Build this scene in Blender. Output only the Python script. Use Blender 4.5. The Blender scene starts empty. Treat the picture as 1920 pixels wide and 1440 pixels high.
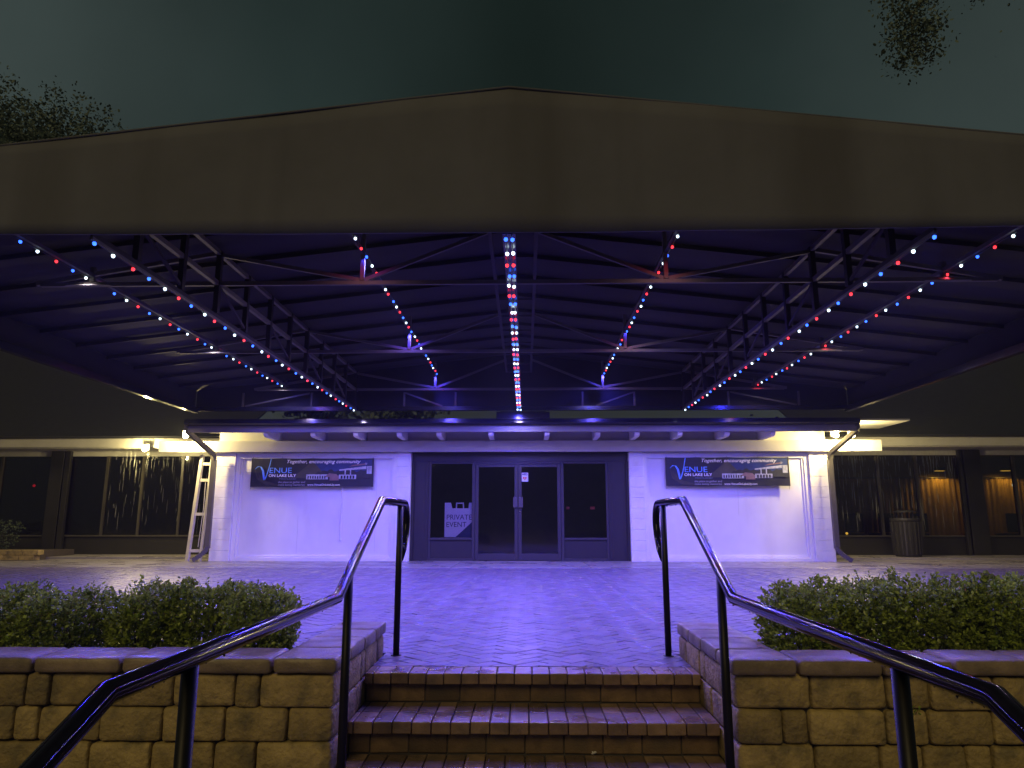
import bpy, math, random
from mathutils import Vector, Matrix, noise
R = math.radians
S = bpy.context.scene
COL = S.collection
random.seed(7)

# ------------------------------------------------------------------ camera, sky, light
cam = bpy.data.cameras.new('camera'); cam.lens = 25.125; cam.sensor_width = 36; cam.clip_end = 600; cam.clip_start = .02
co = bpy.data.objects.new('camera', cam); COL.objects.link(co)
co.location = (0, 0, .85); co.rotation_euler = (R(90 + 10.8), 0, R(1.05)); S.camera = co
S.view_settings.view_transform = 'Standard'; S.view_settings.look = 'None'
S.view_settings.exposure = 0; S.view_settings.gamma = 1
S.cycles.use_denoising = True
S.cycles.max_bounces = 6; S.cycles.diffuse_bounces = 3; S.cycles.glossy_bounces = 3
S.cycles.sample_clamp_indirect = 4; S.cycles.sample_clamp_direct = 0
S.cycles.use_light_tree = True

W = bpy.data.worlds.new('World'); S.world = W; W.use_nodes = True
nt = W.node_tree; N = nt.nodes; L = nt.links
N.clear()
wo = N.new('ShaderNodeOutputWorld'); bg = N.new('ShaderNodeBackground'); L.new(bg.outputs[0], wo.inputs[0])
tc = N.new('ShaderNodeTexCoord'); sx = N.new('ShaderNodeSeparateXYZ'); L.new(tc.outputs['Generated'], sx.inputs[0])
# low cloud over a town at night: green-grey, paler to both sides, a trace of olive glow on the horizon
ab = N.new('ShaderNodeMath'); ab.operation = 'ABSOLUTE'; L.new(sx.outputs[0], ab.inputs[0])
r1 = N.new('ShaderNodeValToRGB'); L.new(ab.outputs[0], r1.inputs[0])
r1.color_ramp.elements[0].position = .02; r1.color_ramp.elements[0].color = (.0070, .0125, .0112, 1)
r1.color_ramp.elements[1].position = .62; r1.color_ramp.elements[1].color = (.042, .058, .055, 1)
e = r1.color_ramp.elements.new(.3); e.color = (.016, .026, .0245, 1)
r2 = N.new('ShaderNodeValToRGB'); L.new(sx.outputs[2], r2.inputs[0])
r2.color_ramp.elements[0].position = .0; r2.color_ramp.elements[0].color = (1, 1, 1, 1)
r2.color_ramp.elements[1].position = .35; r2.color_ramp.elements[1].color = (0, 0, 0, 1)
ns = N.new('ShaderNodeTexNoise'); ns.inputs['Scale'].default_value = 2.2; ns.inputs['Detail'].default_value = 4
L.new(tc.outputs['Generated'], ns.inputs['Vector'])
mr = N.new('ShaderNodeMapRange'); mr.inputs[1].default_value = .3; mr.inputs[2].default_value = .7
mr.inputs[3].default_value = .74; mr.inputs[4].default_value = 1.26; L.new(ns.outputs[0], mr.inputs[0])
mx = N.new('ShaderNodeMix'); mx.data_type = 'RGBA'; L.new(r2.outputs[0], mx.inputs[0]); L.new(r1.outputs[0], mx.inputs[6])
mx.inputs[7].default_value = (.034, .036, .026, 1)
vm = N.new('ShaderNodeVectorMath'); vm.operation = 'SCALE'; L.new(mx.outputs[2], vm.inputs[0]); L.new(mr.outputs[0], vm.inputs[3])
L.new(vm.outputs[0], bg.inputs[0]); bg.inputs[1].default_value = 1.0

sun = bpy.data.lights.new('street_glow', 'SUN'); sun.energy = .76; sun.angle = R(25); sun.color = (1, .76, .34)
so = bpy.data.objects.new('street_glow', sun); COL.objects.link(so)
so.rotation_euler = (R(52), 0, R(-14))      # warm glow of the street behind the camera

LED = {'blue': ((.045, .04, 1), 62), 'white': ((.92, .80, 1), 14), 'red': ((1, .05, .10), 2.8)}
FLOOD_W = 150

# ------------------------------------------------------------------ materials
MAT = {}
def mat(name, col, rough=.6, var=.15, scale=6, bump=0, bscale=40, metal=0, island=0, coat=0, spec=.5, emis=None, estr=0, wet=0, stain=None, stretch=1):
    m = bpy.data.materials.new(name); m.use_nodes = True; MAT[name] = m
    t = m.node_tree; n = t.nodes; l = t.links; b = n['Principled BSDF']
    b.inputs['Roughness'].default_value = rough; b.inputs['Metallic'].default_value = metal
    b.inputs['Specular IOR Level'].default_value = spec; b.inputs['Coat Weight'].default_value = coat; b.inputs['Coat Roughness'].default_value = .12
    g = n.new('ShaderNodeNewGeometry'); q = n.new('ShaderNodeTexNoise')
    q.inputs['Scale'].default_value = scale; q.inputs['Detail'].default_value = 5; q.inputs['Roughness'].default_value = .62
    l.new(g.outputs['Position'], q.inputs['Vector'])
    mp = n.new('ShaderNodeMapRange'); mp.inputs[1].default_value = .25; mp.inputs[2].default_value = .75
    mp.inputs[3].default_value = 1 - var; mp.inputs[4].default_value = 1 + var; l.new(q.outputs[0], mp.inputs[0])
    val = mp.outputs[0]
    if island:
        mi = n.new('ShaderNodeMapRange'); mi.inputs[3].default_value = 1 - island; mi.inputs[4].default_value = 1 + island
        l.new(g.outputs['Random Per Island'], mi.inputs[0])
        mm = n.new('ShaderNodeMath'); mm.operation = 'MULTIPLY'; l.new(val, mm.inputs[0]); l.new(mi.outputs[0], mm.inputs[1]); val = mm.outputs[0]
    sc = n.new('ShaderNodeVectorMath'); sc.operation = 'SCALE'; sc.inputs[0].default_value = col[:3]; l.new(val, sc.inputs[3])
    out = sc.outputs[0]
    if stain:
        q2 = n.new('ShaderNodeTexNoise'); q2.inputs['Scale'].default_value = stain[1]; q2.inputs['Detail'].default_value = 6
        vs_ = n.new('ShaderNodeVectorMath'); vs_.operation = 'MULTIPLY'; vs_.inputs[1].default_value = (1, 1, stretch); l.new(g.outputs['Position'], vs_.inputs[0]); l.new(vs_.outputs[0], q2.inputs['Vector'])
        rr = n.new('ShaderNodeMapRange'); rr.inputs[1].default_value = .52; rr.inputs[2].default_value = .66; l.new(q2.outputs[0], rr.inputs[0])
        rm = n.new('ShaderNodeMath'); rm.operation = 'MULTIPLY'; rm.inputs[1].default_value = stain[2]; l.new(rr.outputs[0], rm.inputs[0])
        mc = n.new('ShaderNodeMix'); mc.data_type = 'RGBA'; l.new(rm.outputs[0], mc.inputs[0]); l.new(out, mc.inputs[6]); mc.inputs[7].default_value = (*stain[0], 1)
        out = mc.outputs[2]
    l.new(out, b.inputs['Base Color'])
    if wet:
        q3 = n.new('ShaderNodeTexNoise'); q3.inputs['Scale'].default_value = wet[2]; q3.inputs['Detail'].default_value = 3
        l.new(g.outputs['Position'], q3.inputs['Vector'])
        w = n.new('ShaderNodeMapRange'); w.inputs[1].default_value = .4; w.inputs[2].default_value = .62
        w.inputs[3].default_value = wet[0]; w.inputs[4].default_value = wet[1]; l.new(q3.outputs[0], w.inputs[0]); l.new(w.outputs[0], b.inputs['Roughness'])
    if bump:
        bn = n.new('ShaderNodeTexNoise'); bn.inputs['Scale'].default_value = bscale; bn.inputs['Detail'].default_value = 4
        l.new(g.outputs['Position'], bn.inputs['Vector'])
        bu = n.new('ShaderNodeBump'); bu.inputs['Strength'].default_value = 1; bu.inputs['Distance'].default_value = bump
        l.new(bn.outputs[0], bu.inputs['Height']); l.new(bu.outputs[0], b.inputs['Normal'])
    if emis:
        b.inputs['Emission Color'].default_value = (*emis, 1); b.inputs['Emission Strength'].default_value = estr
        m.cycles.emission_sampling = 'NONE'
    return m

mat('paver', (.118, .098, .140), .4, .18, 9, .0014, 90, island=.20, wet=(.34, .50, 5))
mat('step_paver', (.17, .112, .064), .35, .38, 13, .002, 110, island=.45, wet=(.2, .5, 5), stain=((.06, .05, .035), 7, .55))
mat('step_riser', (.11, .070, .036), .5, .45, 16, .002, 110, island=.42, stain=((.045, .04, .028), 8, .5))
mat('block', (.27, .20, .072), .7, .42, 11, .012, 42, island=.26, stain=((.08, .07, .035), 8, .6))
mat('cap', (.20, .15, .09), .42, .35, 9, .004, 90, island=.2, wet=(.3, .6, 6), stain=((.08, .065, .04), 6, .5))
mat('joint', (.05, .045, .04), .9, .2)
mat('concrete', (.20, .185, .19), .5, .18, 3, .0012, 60, wet=(.25, .6, 1.6), stain=((.17, .16, .15), 1.5, .5))
mat('soil', (.05, .038, .028), .9, .4, 30, .01, 60)
mat('asphalt', (.06, .06, .062), .6, .25, 20, .002, 200)
mat('white_paint', (.82, .81, .79), .55, .04, 3, .0018, 130, stain=((.66, .64, .60), 2.2, .35), stretch=.3)
mat('white_block', (.82, .81, .79), .5, .05, 5, .0012, 90, stain=((.60, .58, .54), 4, .35))
mat('beam_paint', (.50, .48, .44), .55, .06, 4, .0006, 60)
mat('board_paint', (.22, .21, .20), .6, .08, 4)
mat('fascia_paint', (.38, .37, .33), .5, .1, 4)
mat('dark_paint', (.026, .023, .026), .42, .10, 5, .0003, 60)
mat('door_metal', (.042, .038, .045), .38, .06, 6)
mat('plate_metal', (.12, .11, .12), .35, .05, 6, metal=.6)
mat('gutter_paint', (.03, .028, .05), .16, .12, 8, metal=.5)
mat('downspout_paint', (.10, .09, .08), .42, .15, 8)
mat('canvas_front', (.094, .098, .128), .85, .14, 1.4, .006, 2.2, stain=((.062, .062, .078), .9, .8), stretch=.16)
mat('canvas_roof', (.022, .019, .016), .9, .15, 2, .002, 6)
mat('shaded_steel', (.028, .024, .022), .7, .1, 10, spec=.15)  # same steel as the trusses, darkened in its colour for unlit members
mat('canopy_edge', (.05, .05, .06), .18, .1, 5, metal=.7)
mat('truss_steel', (.11, .10, .078), .6, .10, 10, spec=.2)
mat('beam_steel', (.05, .044, .042), .7, .10, 10, spec=.15)
mat('rail_black', (.008, .007, .008), .07, .3, 40, .00018, 150, spec=.18)
mat('rail_post', (.008, .007, .007), .45, .2, 30, spec=.25)
mat('rail_post_b', (.010, .009, .009), .32, .3, 30, .0003, 120)
mat('leaf', (.26, .33, .05), .36, .35, 12, island=.5, spec=.5)
mat('leaf_young', (.20, .30, .04), .4, .3, 14, island=.3)
mat('leaf_brown', (.20, .085, .025), .6, .3, 14, island=.3)
mat('leaf_tree', (.085, .12, .11), .7, .3, 3, island=.4)  # tree leaves paled in colour for the rain haze before them
mat('leaf_dark', (.05, .07, .028), .7, .3, 3, island=.4)
mat('bark', (.06, .045, .03), .85, .35, 20, .004, 30)
mat('cable', (.02, .02, .02), .5)
mat('shingle', (.016, .017, .020), .8, .3, 6, .004, 20)
mat('wing_dark', (.014, .013, .010), .45, .2, 3)
mat('wing_frame', (.045, .04, .028), .45, .15, 8)
mat('inside_wall', (.24, .17, .09), .8, .15, 2)
mat('inside_floor', (.06, .05, .04), .6, .2, 4)
mat('curtain', (.36, .22, .08), .8, .25, 3)
mat('chair_fabric', (.03, .028, .026), .8)
mat('bin_shell', (.014, .013, .011), .55, .25, 12, .002, 40)
mat('trellis', (.52, .49, .42), .6, .15, 8)
mat('banner_dark', (.020, .021, .034), .45, .25, 3, .003, 5)
mat('banner_blue', (.018, .035, .14), .45, .35, 4)
mat('ink_white', (.95, .93, .98), .6, .0)
mat('ink_pale', (.42, .42, .50), .6, .0)
mat('ink_blue', (.16, .38, .95), .6, .25, 14)
mat('ink_faint', (.14, .17, .30), .6, .0)
mat('ink_olive', (.055, .052, .045), .6, .3, 6)
mat('ink_house', (.40, .42, .48), .6, .5, 22)
mat('ink_roof', (.22, .13, .13), .6, .2, 8)
mat('ink_tree', (.020, .022, .030), .6, .4, 9)
mat('sign_white', (.80, .78, .80), .5, .03)
mat('sign_navy', (.03, .035, .13), .5)
mat('sign_ink', (.04, .04, .10), .5)
mat('sticker_white', (.75, .75, .75), .4, 0)
mat('sticker_red', (.70, .10, .06), .4, 0)
mat('lock_metal', (.8, .8, .8), .2, 0, metal=1)
mat('lamp_housing', (.50, .47, .40), .4, .1)
mat('lamp_face', (1, .9, .6), .4, 0, emis=(1, .84, .36), estr=14)
mat('led_blue', (.1, .2, 1), .4, 0, emis=(.03, .13, 1), estr=3.6)
mat('led_white', (.9, .95, 1), .4, 0, emis=(.70, .90, 1), estr=3.4)
mat('led_red', (1, .1, .1), .4, 0, emis=(1, .035, .045), estr=2.6)
mat('glow_red', (1, .1, .1), .4, 0, emis=(1, .01, .06), estr=.7)
mat('glow_white', (1, 1, 1), .4, 0, emis=(.8, .95, 1), estr=2)
mat('glow_amber', (1, .7, .2), .4, 0, emis=(1, .62, .10), estr=2)
mat('water', (.28, .28, .25), .12, 0, spec=1)

for nm in ('leaf', 'leaf_young'):      # thin leaves let some light through
    t = MAT[nm].node_tree; n = t.nodes; b = n['Principled BSDF']; o = n['Material Output']
    tl = n.new('ShaderNodeBsdfTranslucent'); x = n.new('ShaderNodeMixShader'); x.inputs[0].default_value = .35
    src = b.inputs['Base Color'].links[0].from_socket
    t.links.new(src, tl.inputs[0]); t.links.new(b.outputs[0], x.inputs[1]); t.links.new(tl.outputs[0], x.inputs[2]); t.links.new(x.outputs[0], o.inputs[0])
def glassmat(name, tint, mixf):
    m = bpy.data.materials.new(name); m.use_nodes = True; MAT[name] = m
    t = m.node_tree; n = t.nodes; l = t.links; n.clear()
    o = n.new('ShaderNodeOutputMaterial'); a = n.new('ShaderNodeBsdfTransparent'); a.inputs[0].default_value = (*tint, 1)
    g = n.new('ShaderNodeBsdfGlossy'); g.inputs['Roughness'].default_value = .06; g.inputs[0].default_value = (.9, .9, .9, 1)
    f = n.new('ShaderNodeFresnel'); f.inputs[0].default_value = 1.5
    mp = n.new('ShaderNodeMath'); mp.operation = 'MULTIPLY_ADD'; mp.inputs[1].default_value = .9; mp.inputs[2].default_value = mixf
    nz = n.new('ShaderNodeTexNoise'); nz.inputs['Scale'].default_value = 3; bu = n.new('ShaderNodeBump'); bu.inputs['Distance'].default_value = .01; bu.inputs['Strength'].default_value = .25
    l.new(nz.outputs[0], bu.inputs['Height']); l.new(bu.outputs[0], g.inputs['Normal'])
    l.new(f.outputs[0], mp.inputs[0]); x = n.new('ShaderNodeMixShader'); l.new(mp.outputs[0], x.inputs[0]); l.new(a.outputs[0], x.inputs[1]); l.new(g.outputs[0], x.inputs[2]); l.new(x.outputs[0], o.inputs[0])
glassmat('glass', (.85, .85, .88), .01)
glassmat('wing_glass', (.6, .57, .48), .03)

# ------------------------------------------------------------------ helpers
class MB:
    def __init__(s): s.v = []; s.f = []; s.smooth = False
    def add(s, vs, fs):
        o = len(s.v); s.v += [tuple(p) for p in vs]; s.f += [tuple(i + o for i in f) for f in fs]; return s
    def box(s, x0, x1, y0, y1, z0, z1):
        return s.add([(x0,y0,z0),(x1,y0,z0),(x1,y1,z0),(x0,y1,z0),(x0,y0,z1),(x1,y0,z1),(x1,y1,z1),(x0,y1,z1)],
                     [(0,3,2,1),(4,5,6,7),(0,1,5,4),(1,2,6,5),(2,3,7,6),(3,0,4,7)])
    def bbox(s, x0, x1, y0, y1, z0, z1, b=.006):      # box with chamfered edges
        c = ((x0+x1)/2, (y0+y1)/2, (z0+z1)/2)
        return s.rbox(c, (x1-x0, y1-y0, z1-z0), b, 2)
    def rbox(s, c, d, r, n=3, jit=0, seed=0, rot=0, tilt=(0, 0)):   # rounded box, optional rough surface
        hx, hy, hz = d[0]/2, d[1]/2, d[2]/2; r = min(r, hx*.98, hy*.98, hz*.98)
        def ticks(h, m):
            a = [-h, -h + r*.3, -h + r]; k = max(1, m); b = [-h + r + (2*h - 2*r)*i/k for i in range(1, k)]
            return a + b + [h - r, h - r*.3, h] if n > 2 else [-h, -h + r] + b + [h - r, h]
        def segs(h): return max(1, int((2*h)/.06)) if jit else 1
        T = [ticks(hx, segs(hx)), ticks(hy, segs(hy)), ticks(hz, segs(hz))]
        H = (hx, hy, hz); idx = {}; vs = []; fs = []
        cr, sr = math.cos(rot), math.sin(rot)
        def vid(k):
            if k in idx: return idx[k]
            p = Vector((T[0][k[0]], T[1][k[1]], T[2][k[2]]))
            q = Vector([max(-(H[i]-r), min(H[i]-r, p[i])) for i in range(3)])
            dd = p - q
            if dd.length > 1e-9: p = q + dd.normalized()*r
            if jit:
                w = Vector((p.x + c[0], p.y + c[1], p.z + c[2]))
                nv = noise.noise_vector(w*14 + Vector((seed, seed*2, 0)))*.6 + noise.noise_vector(w*40)*.35
                p = p + nv*jit
            x, y, z = p.x*cr - p.y*sr, p.x*sr + p.y*cr, p.z + p.x*tilt[0] + p.y*tilt[1]
            idx[k] = len(vs); vs.append((c[0]+x, c[1]+y, c[2]+z)); return idx[k]
        nn = [len(t)-1 for t in T]
        for ax in range(3):
            a, b = (ax+1) % 3, (ax+2) % 3
            for side in (0, nn[ax]):
                for i in range(nn[a]):
                    for j in range(nn[b]):
                        q = []
                        for di, dj in ((0,0),(1,0),(1,1),(0,1)):
                            k = [0,0,0]; k[ax] = side; k[a] = i+di; k[b] = j+dj; q.append(vid(tuple(k)))
                        fs.append(tuple(q) if side else tuple(reversed(q)))
        return s.add(vs, fs)
    def tube(s, pts, r, n=12, cap=True):
        pts = [Vector(p) for p in pts]; rings = []; up = None
        for i, p in enumerate(pts):
            a = (p - pts[i-1]).normalized() if i else None
            b = (pts[i+1] - p).normalized() if i < len(pts)-1 else None
            t = ((a or b) + (b or a)).normalized()
            if up is None:
                up = t.orthogonal().normalized() if abs(t.z) > .9 else Vector((0,0,1))
            u = (up - t*up.dot(t)).normalized(); w = t.cross(u); up = u
            k = 1.0
            if a is not None and b is not None:
                cs = max(.35, t.dot(a)); k = 1/cs
            rr = r[i] if isinstance(r, (list, tuple)) else r
            mi = (a.cross(b).normalized() if a is not None and b is not None and a.cross(b).length > 1e-5 else None)
            ring = []
            for j in range(n):
                an = 2*math.pi*j/n; v = u*math.cos(an) + w*math.sin(an)
                if mi is not None:
                    inpl = v - mi*v.dot(mi); v = mi*v.dot(mi) + inpl*k
                ring.append(p + v*rr)
            rings.append(ring)
        vs = [v for ring in rings for v in ring]; fs = []
        for i in range(len(rings)-1):
            for j in range(n):
                fs.append((i*n+j, i*n+(j+1) % n, (i+1)*n+(j+1) % n, (i+1)*n+j))
        if cap: fs += [tuple(range(n-1, -1, -1)), tuple((len(rings)-1)*n + j for j in range(n))]
        return s.add(vs, fs)
    def bar(s, p, q, w, h):        # rectangular bar p->q
        p, q = Vector(p), Vector(q); t = (q-p).normalized(); u = Vector((0,0,1)) - t*t.z
        if u.length < .05: u = Vector((0,1,0)) - t*t.y
        u.normalize(); v = t.cross(u)
        vs = [e + v*a*w/2 + u*b*h/2 for e in (p, q) for a, b in ((-1,-1),(1,-1),(1,1),(-1,1))]
        return s.add(vs, [(0,1,2,3),(7,6,5,4),(0,4,5,1),(1,5,6,2),(2,6,7,3),(3,7,4,0)])
    def prism(s, poly, y0, y1):    # polygon in xz between two depths
        n = len(poly); vs = [(x, y0, z) for x, z in poly] + [(x, y1, z) for x, z in poly]
        return s.add(vs, [tuple(range(n)), tuple(range(2*n-1, n-1, -1))] + [(i, (i+1) % n + 0, (i+1) % n + n, i+n)[::-1] for i in range(n)])
    def build(s, name, m, parent=None, smooth=False):
        me = bpy.data.meshes.new(name); me.from_pydata(s.v, [], s.f)
        me.materials.append(MAT[m] if isinstance(m, str) else m)
        if smooth or s.smooth: me.polygons.foreach_set('use_smooth', [True]*len(me.polygons))
        me.update(); o = bpy.data.objects.new(name, me); COL.objects.link(o)
        if parent: o.parent = parent; o.matrix_parent_inverse = parent.matrix_world.inverted() if False else Matrix.Translation(-parent.location) if parent.type == 'EMPTY' and not parent.parent else Matrix.Identity(4)
        return o
def tag(o, label=None, cat=None, group=None, kind=None):
    for k, v in (('label', label), ('category', cat), ('group', group), ('kind', kind)):
        if v: o[k] = v
    return o
def thing(name, label, cat, loc=(0,0,0), group=None):
    o = bpy.data.objects.new(name, None); o.empty_display_size = .2; COL.objects.link(o); o.location = loc
    return tag(o, label, cat, group)
def part(mb, name, m, parent, smooth=False): return mb.build(name, m, parent, smooth)
def struct(mb, name, m): return tag(mb.build(name, m), kind='structure')
def text(name, body, size, x, y, z, m, parent, sxx=1, shear=0, off=0, align='LEFT', depth=.0):
    c = bpy.data.curves.new(name, 'FONT'); c.body = body; c.size = size; c.shear = shear; c.offset = off; c.align_x = align; c.resolution_u = 3
    t = bpy.data.objects.new(name+'_tmp', c); COL.objects.link(t)
    dg = bpy.context.evaluated_depsgraph_get(); me = bpy.data.meshes.new_from_object(t.evaluated_get(dg)); bpy.data.objects.remove(t)
    b = MB(); b.add([(x + v.co.x*sxx, y, z + v.co.y) for v in me.vertices], [tuple(p.vertices) for p in me.polygons])
    return b.build(name, m, parent)
XC = -.12

# ------------------------------------------------------------------ ground
struct(MB().box(-60, -10.5, 3.95, 80, -.3, -.012).box(-10.5, 10.5, 4.9, 80, -.3, -.012).box(10.5, 60, 3.95, 80, -.3, -.012), 'ground', 'asphalt')
struct(MB().box(-60, 60, -60, 1.2, -1.2, -.82), 'lower_ground', 'asphalt')
struct(MB().box(-8, 8, 1.5, 3.58, -1.1, -.49), 'landing', 'concrete')
struct(MB().box(-10.5, -1.26, 3.88, 4.9, -.3, -.004).box(1.32, 10.5, 3.88, 4.9, -.3, -.004), 'planting_bed', 'soil')

def clip(poly, x0, x1, y0, y1):
    for ax, lim, sg in ((0, x0, 1), (0, x1, -1), (1, y0, 1), (1, y1, -1)):
        out = []
        for i in range(len(poly)):
            a, b = poly[i-1], poly[i]; da, db = (a[ax]-lim)*sg, (b[ax]-lim)*sg
            if da >= 0 and db >= 0: out.append(b)
            elif da >= 0 > db or db >= 0 > da:
                t = da/(da-db); p = (a[0]+(b[0]-a[0])*t, a[1]+(b[1]-a[1])*t); out.append(p)
                if db >= 0: out.append(b)
        poly = out
        if len(poly) < 3: return None
    return poly
def herring(mb, regions):
    w = .1; c45 = math.sqrt(.5); rnd = random.Random(3)
    def xy(u, v): return ((u*c45 - v*c45)*w, (u*c45 + v*c45)*w + 4)
    n = 260
    for i in range(-n, n):
        for j in range(-n, n):
            k = (i-j) % 4
            if k == 0: q = [(i,j),(i+2,j),(i+2,j+1),(i,j+1)]
            elif k == 3: q = [(i,j),(i+1,j),(i+1,j+2),(i,j+2)]
            else: continue
            cx, cy = xy(q[0][0]+.7, q[0][1]+.7)
            if not (-10.8 < cx < 10.8 and 4.2 < cy < 13.8): continue
            P = [xy(*p) for p in q]
            for rg in regions:
                pl = clip(P, *rg)
                if not pl: continue
                mx_, my_ = sum(p[0] for p in pl)/len(pl), sum(p[1] for p in pl)/len(pl)
                area = abs(sum(pl[a-1][0]*pl[a][1]-pl[a][0]*pl[a-1][1] for a in range(len(pl))))/2
                if area < .002: continue
                def ins(p, d):
                    L_ = math.hypot(p[0]-mx_, p[1]-my_); k_ = max(.2, 1 - d/L_); return (mx_+(p[0]-mx_)*k_, my_+(p[1]-my_)*k_)
                h = rnd.gauss(0, .0010); tx, ty = rnd.gauss(0, .009), rnd.gauss(0, .009); m_ = len(pl)
                zz = lambda p: h + (p[0]-mx_)*tx + (p[1]-my_)*ty
                A = [ins(p, .002) for p in pl]; B = [ins(p, .009) for p in pl]
                vs = [(p[0], p[1], -.012) for p in A] + [(p[0], p[1], zz(p)-.004) for p in A] + [(p[0], p[1], zz(p)) for p in B]
                fs = [(a, (a+1) % m_, (a+1) % m_ + m_, a + m_) for a in range(m_)] + [(a+m_, (a+1) % m_ + m_, (a+1) % m_ + 2*m_, a + 2*m_) for a in range(m_)] + [tuple(range(2*m_, 3*m_))]
                mb.add(vs, fs)
pl = MB(); herring(pl, [(-.915, .985, 4.475, 4.9), (-10.5, 10.5, 4.9, 13.3)])
struct(pl, 'plaza', 'paver')
cw = MB()
xs = [-10.5, -8.2, -6.0, -3.6, -1.35, 1.2, 3.5, 4.95, 6.3, 8.4, 10.5]
for a, b in zip(xs, xs[1:]): cw.rbox(((a+b)/2, 14.75, -.145), (b-a-.012, 2.86, .30), .008, 2)
cw.box(-24, -10.51, 13.31, 17.4, -.29, -.002).box(10.51, 24, 13.31, 17.4, -.29, -.002)
cw.box(-24, -6.75, 16.19, 17.6, -.28, .045).box(6.55, 24, 16.19, 17.6, -.28, .045)
struct(cw, 'walkway', 'concrete')

# ------------------------------------------------------------------ brick steps
st = thing('brick_steps', 'wet brick paver steps rising between the two black handrails to the herringbone plaza', 'steps', (.035, 4.2, -.49))
XL, XR = -.915, .985
def row(mb, y0, y1, z0, z1, w, off, seed, r=.006):
    x = XL - off; k = 0; rn = random.Random(seed)
    while x < XR - .01:
        a, b = max(x, XL), min(x+w, XR)
        if b-a > .02: mb.rbox(((a+b)/2, (y0+y1)/2 + rn.gauss(0, .0012), (z0+z1)/2 + rn.gauss(0, .0008)), (b-a-.004, y1-y0-.004, z1-z0), r, 3, rot=rn.gauss(0, .006), tilt=(rn.gauss(0, .008), rn.gauss(0, .006)))
        x += w; k += 1
RS = .163
for k in range(3):
    z = -k*RS; yf = 4.27 - .37*k
    t = MB(); row(t, yf, yf+.2, z-.06, z, .1, .05 + .02*k, 10+k)
    if k: row(t, yf+.203, yf+.415, z-.06, z-.001, .1, .05 + .02*k, 20+k)
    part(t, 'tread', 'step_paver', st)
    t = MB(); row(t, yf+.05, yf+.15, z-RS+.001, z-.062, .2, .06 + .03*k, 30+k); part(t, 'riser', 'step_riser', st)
part(MB().box(XL, XR, 4.33, 4.9, -.49, -.013).box(XL, XR, 3.96, 4.329, -.49, -RS-.013).box(XL, XR, 3.6, 3.959, -.49, -2*RS-.013), 'mortar_bed', 'joint', st)
lf = thing('lower_steps', 'lower flight of paver steps below the landing in front of the camera', 'steps', (0, 1.3, -.82))
part(MB().rbox((0, 1.34, -.735), (3, .3, .17), .01, 2), 'tread', 'step_paver', lf)

# ------------------------------------------------------------------ retaining walls
def retaining(sgn, label, xin):
    X0 = xin; X1 = xin + sgn*7.2
    w = thing('retaining_wall', label, 'wall', (xin, 3.7, -.49), 'low planter walls beside the steps')
    rn = random.Random(40 + sgn); lo, hi = sorted((X0, X1))
    cp = MB(); x = 0
    first = True
    while x < 7.2:
        L_ = .30 if first else rn.choice([.33, .36, .40, .43]); 
        a, b = X0 + sgn*(x), X0 + sgn*min(x+L_, 7.2); c = (a+b)/2
        cp.rbox((c - (0 if not first else sgn*.01), 3.745 + rn.gauss(0, .002), .1635 + rn.gauss(0, .0015)), (abs(b-a)-.010 + (.02 if first else 0), .305, .073), .022, 3, jit=.004, seed=rn.random()*9, tilt=(rn.gauss(0, .003), 0))
        x += L_; first = False
    y = 3.9
    for L_ in (.34, .31, .325):
        cp.rbox((X0 + sgn*.14, y + L_/2, .1635 + rn.gauss(0, .001)), (.30, L_-.006, .073), .016, 3, jit=.004, seed=rn.random()*9); y += L_
    part(cp, 'cap', 'cap', w, True)
    for c in range(4):
        z1 = .125 - .155*c; bl = MB(); x = 0
        first = True
        while x < 7.2:
            L_ = (.36 if c % 2 == 0 else .22) if first else rn.choice([.12, .12, .20, .30, .30, .36]); first = False
            a, b = X0 + sgn*x, X0 + sgn*min(x+L_, 7.2)
            bl.rbox(((a+b)/2, 3.73 + rn.gauss(0, .004), z1-.0775 + rn.gauss(0, .0015)), (abs(b-a)-.005, .22, .152), .021, 3, jit=.0065, seed=rn.random()*9)
            x += L_
        y = 3.845
        L2 = [.25, .35, .28, .14] if c % 2 else [.36, .12, .33, .21]
        for L_ in L2:
            bl.rbox((X0 + sgn*.11 + rn.gauss(0, .003), y + L_/2, z1-.0775), (.22, L_-.005, .152), .018, 3, jit=.005, seed=rn.random()*9); y += L_
        part(bl, 'block_course', 'block', w, True)
    a, b = sorted((X0 + sgn*.03, X1))
    part(MB().box(a, b, 3.66, 3.86, -.485, .12).box(*sorted((X0 + sgn*.03, X0 + sgn*.21)), 3.86, 4.87, -.485, .12), 'joint_fill', 'joint', w)
retaining(-1, 'low tan block retaining wall with a paler cap left of the brick steps', -.92)
retaining(1, 'low tan block retaining wall with a paler cap right of the brick steps', .99)

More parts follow.
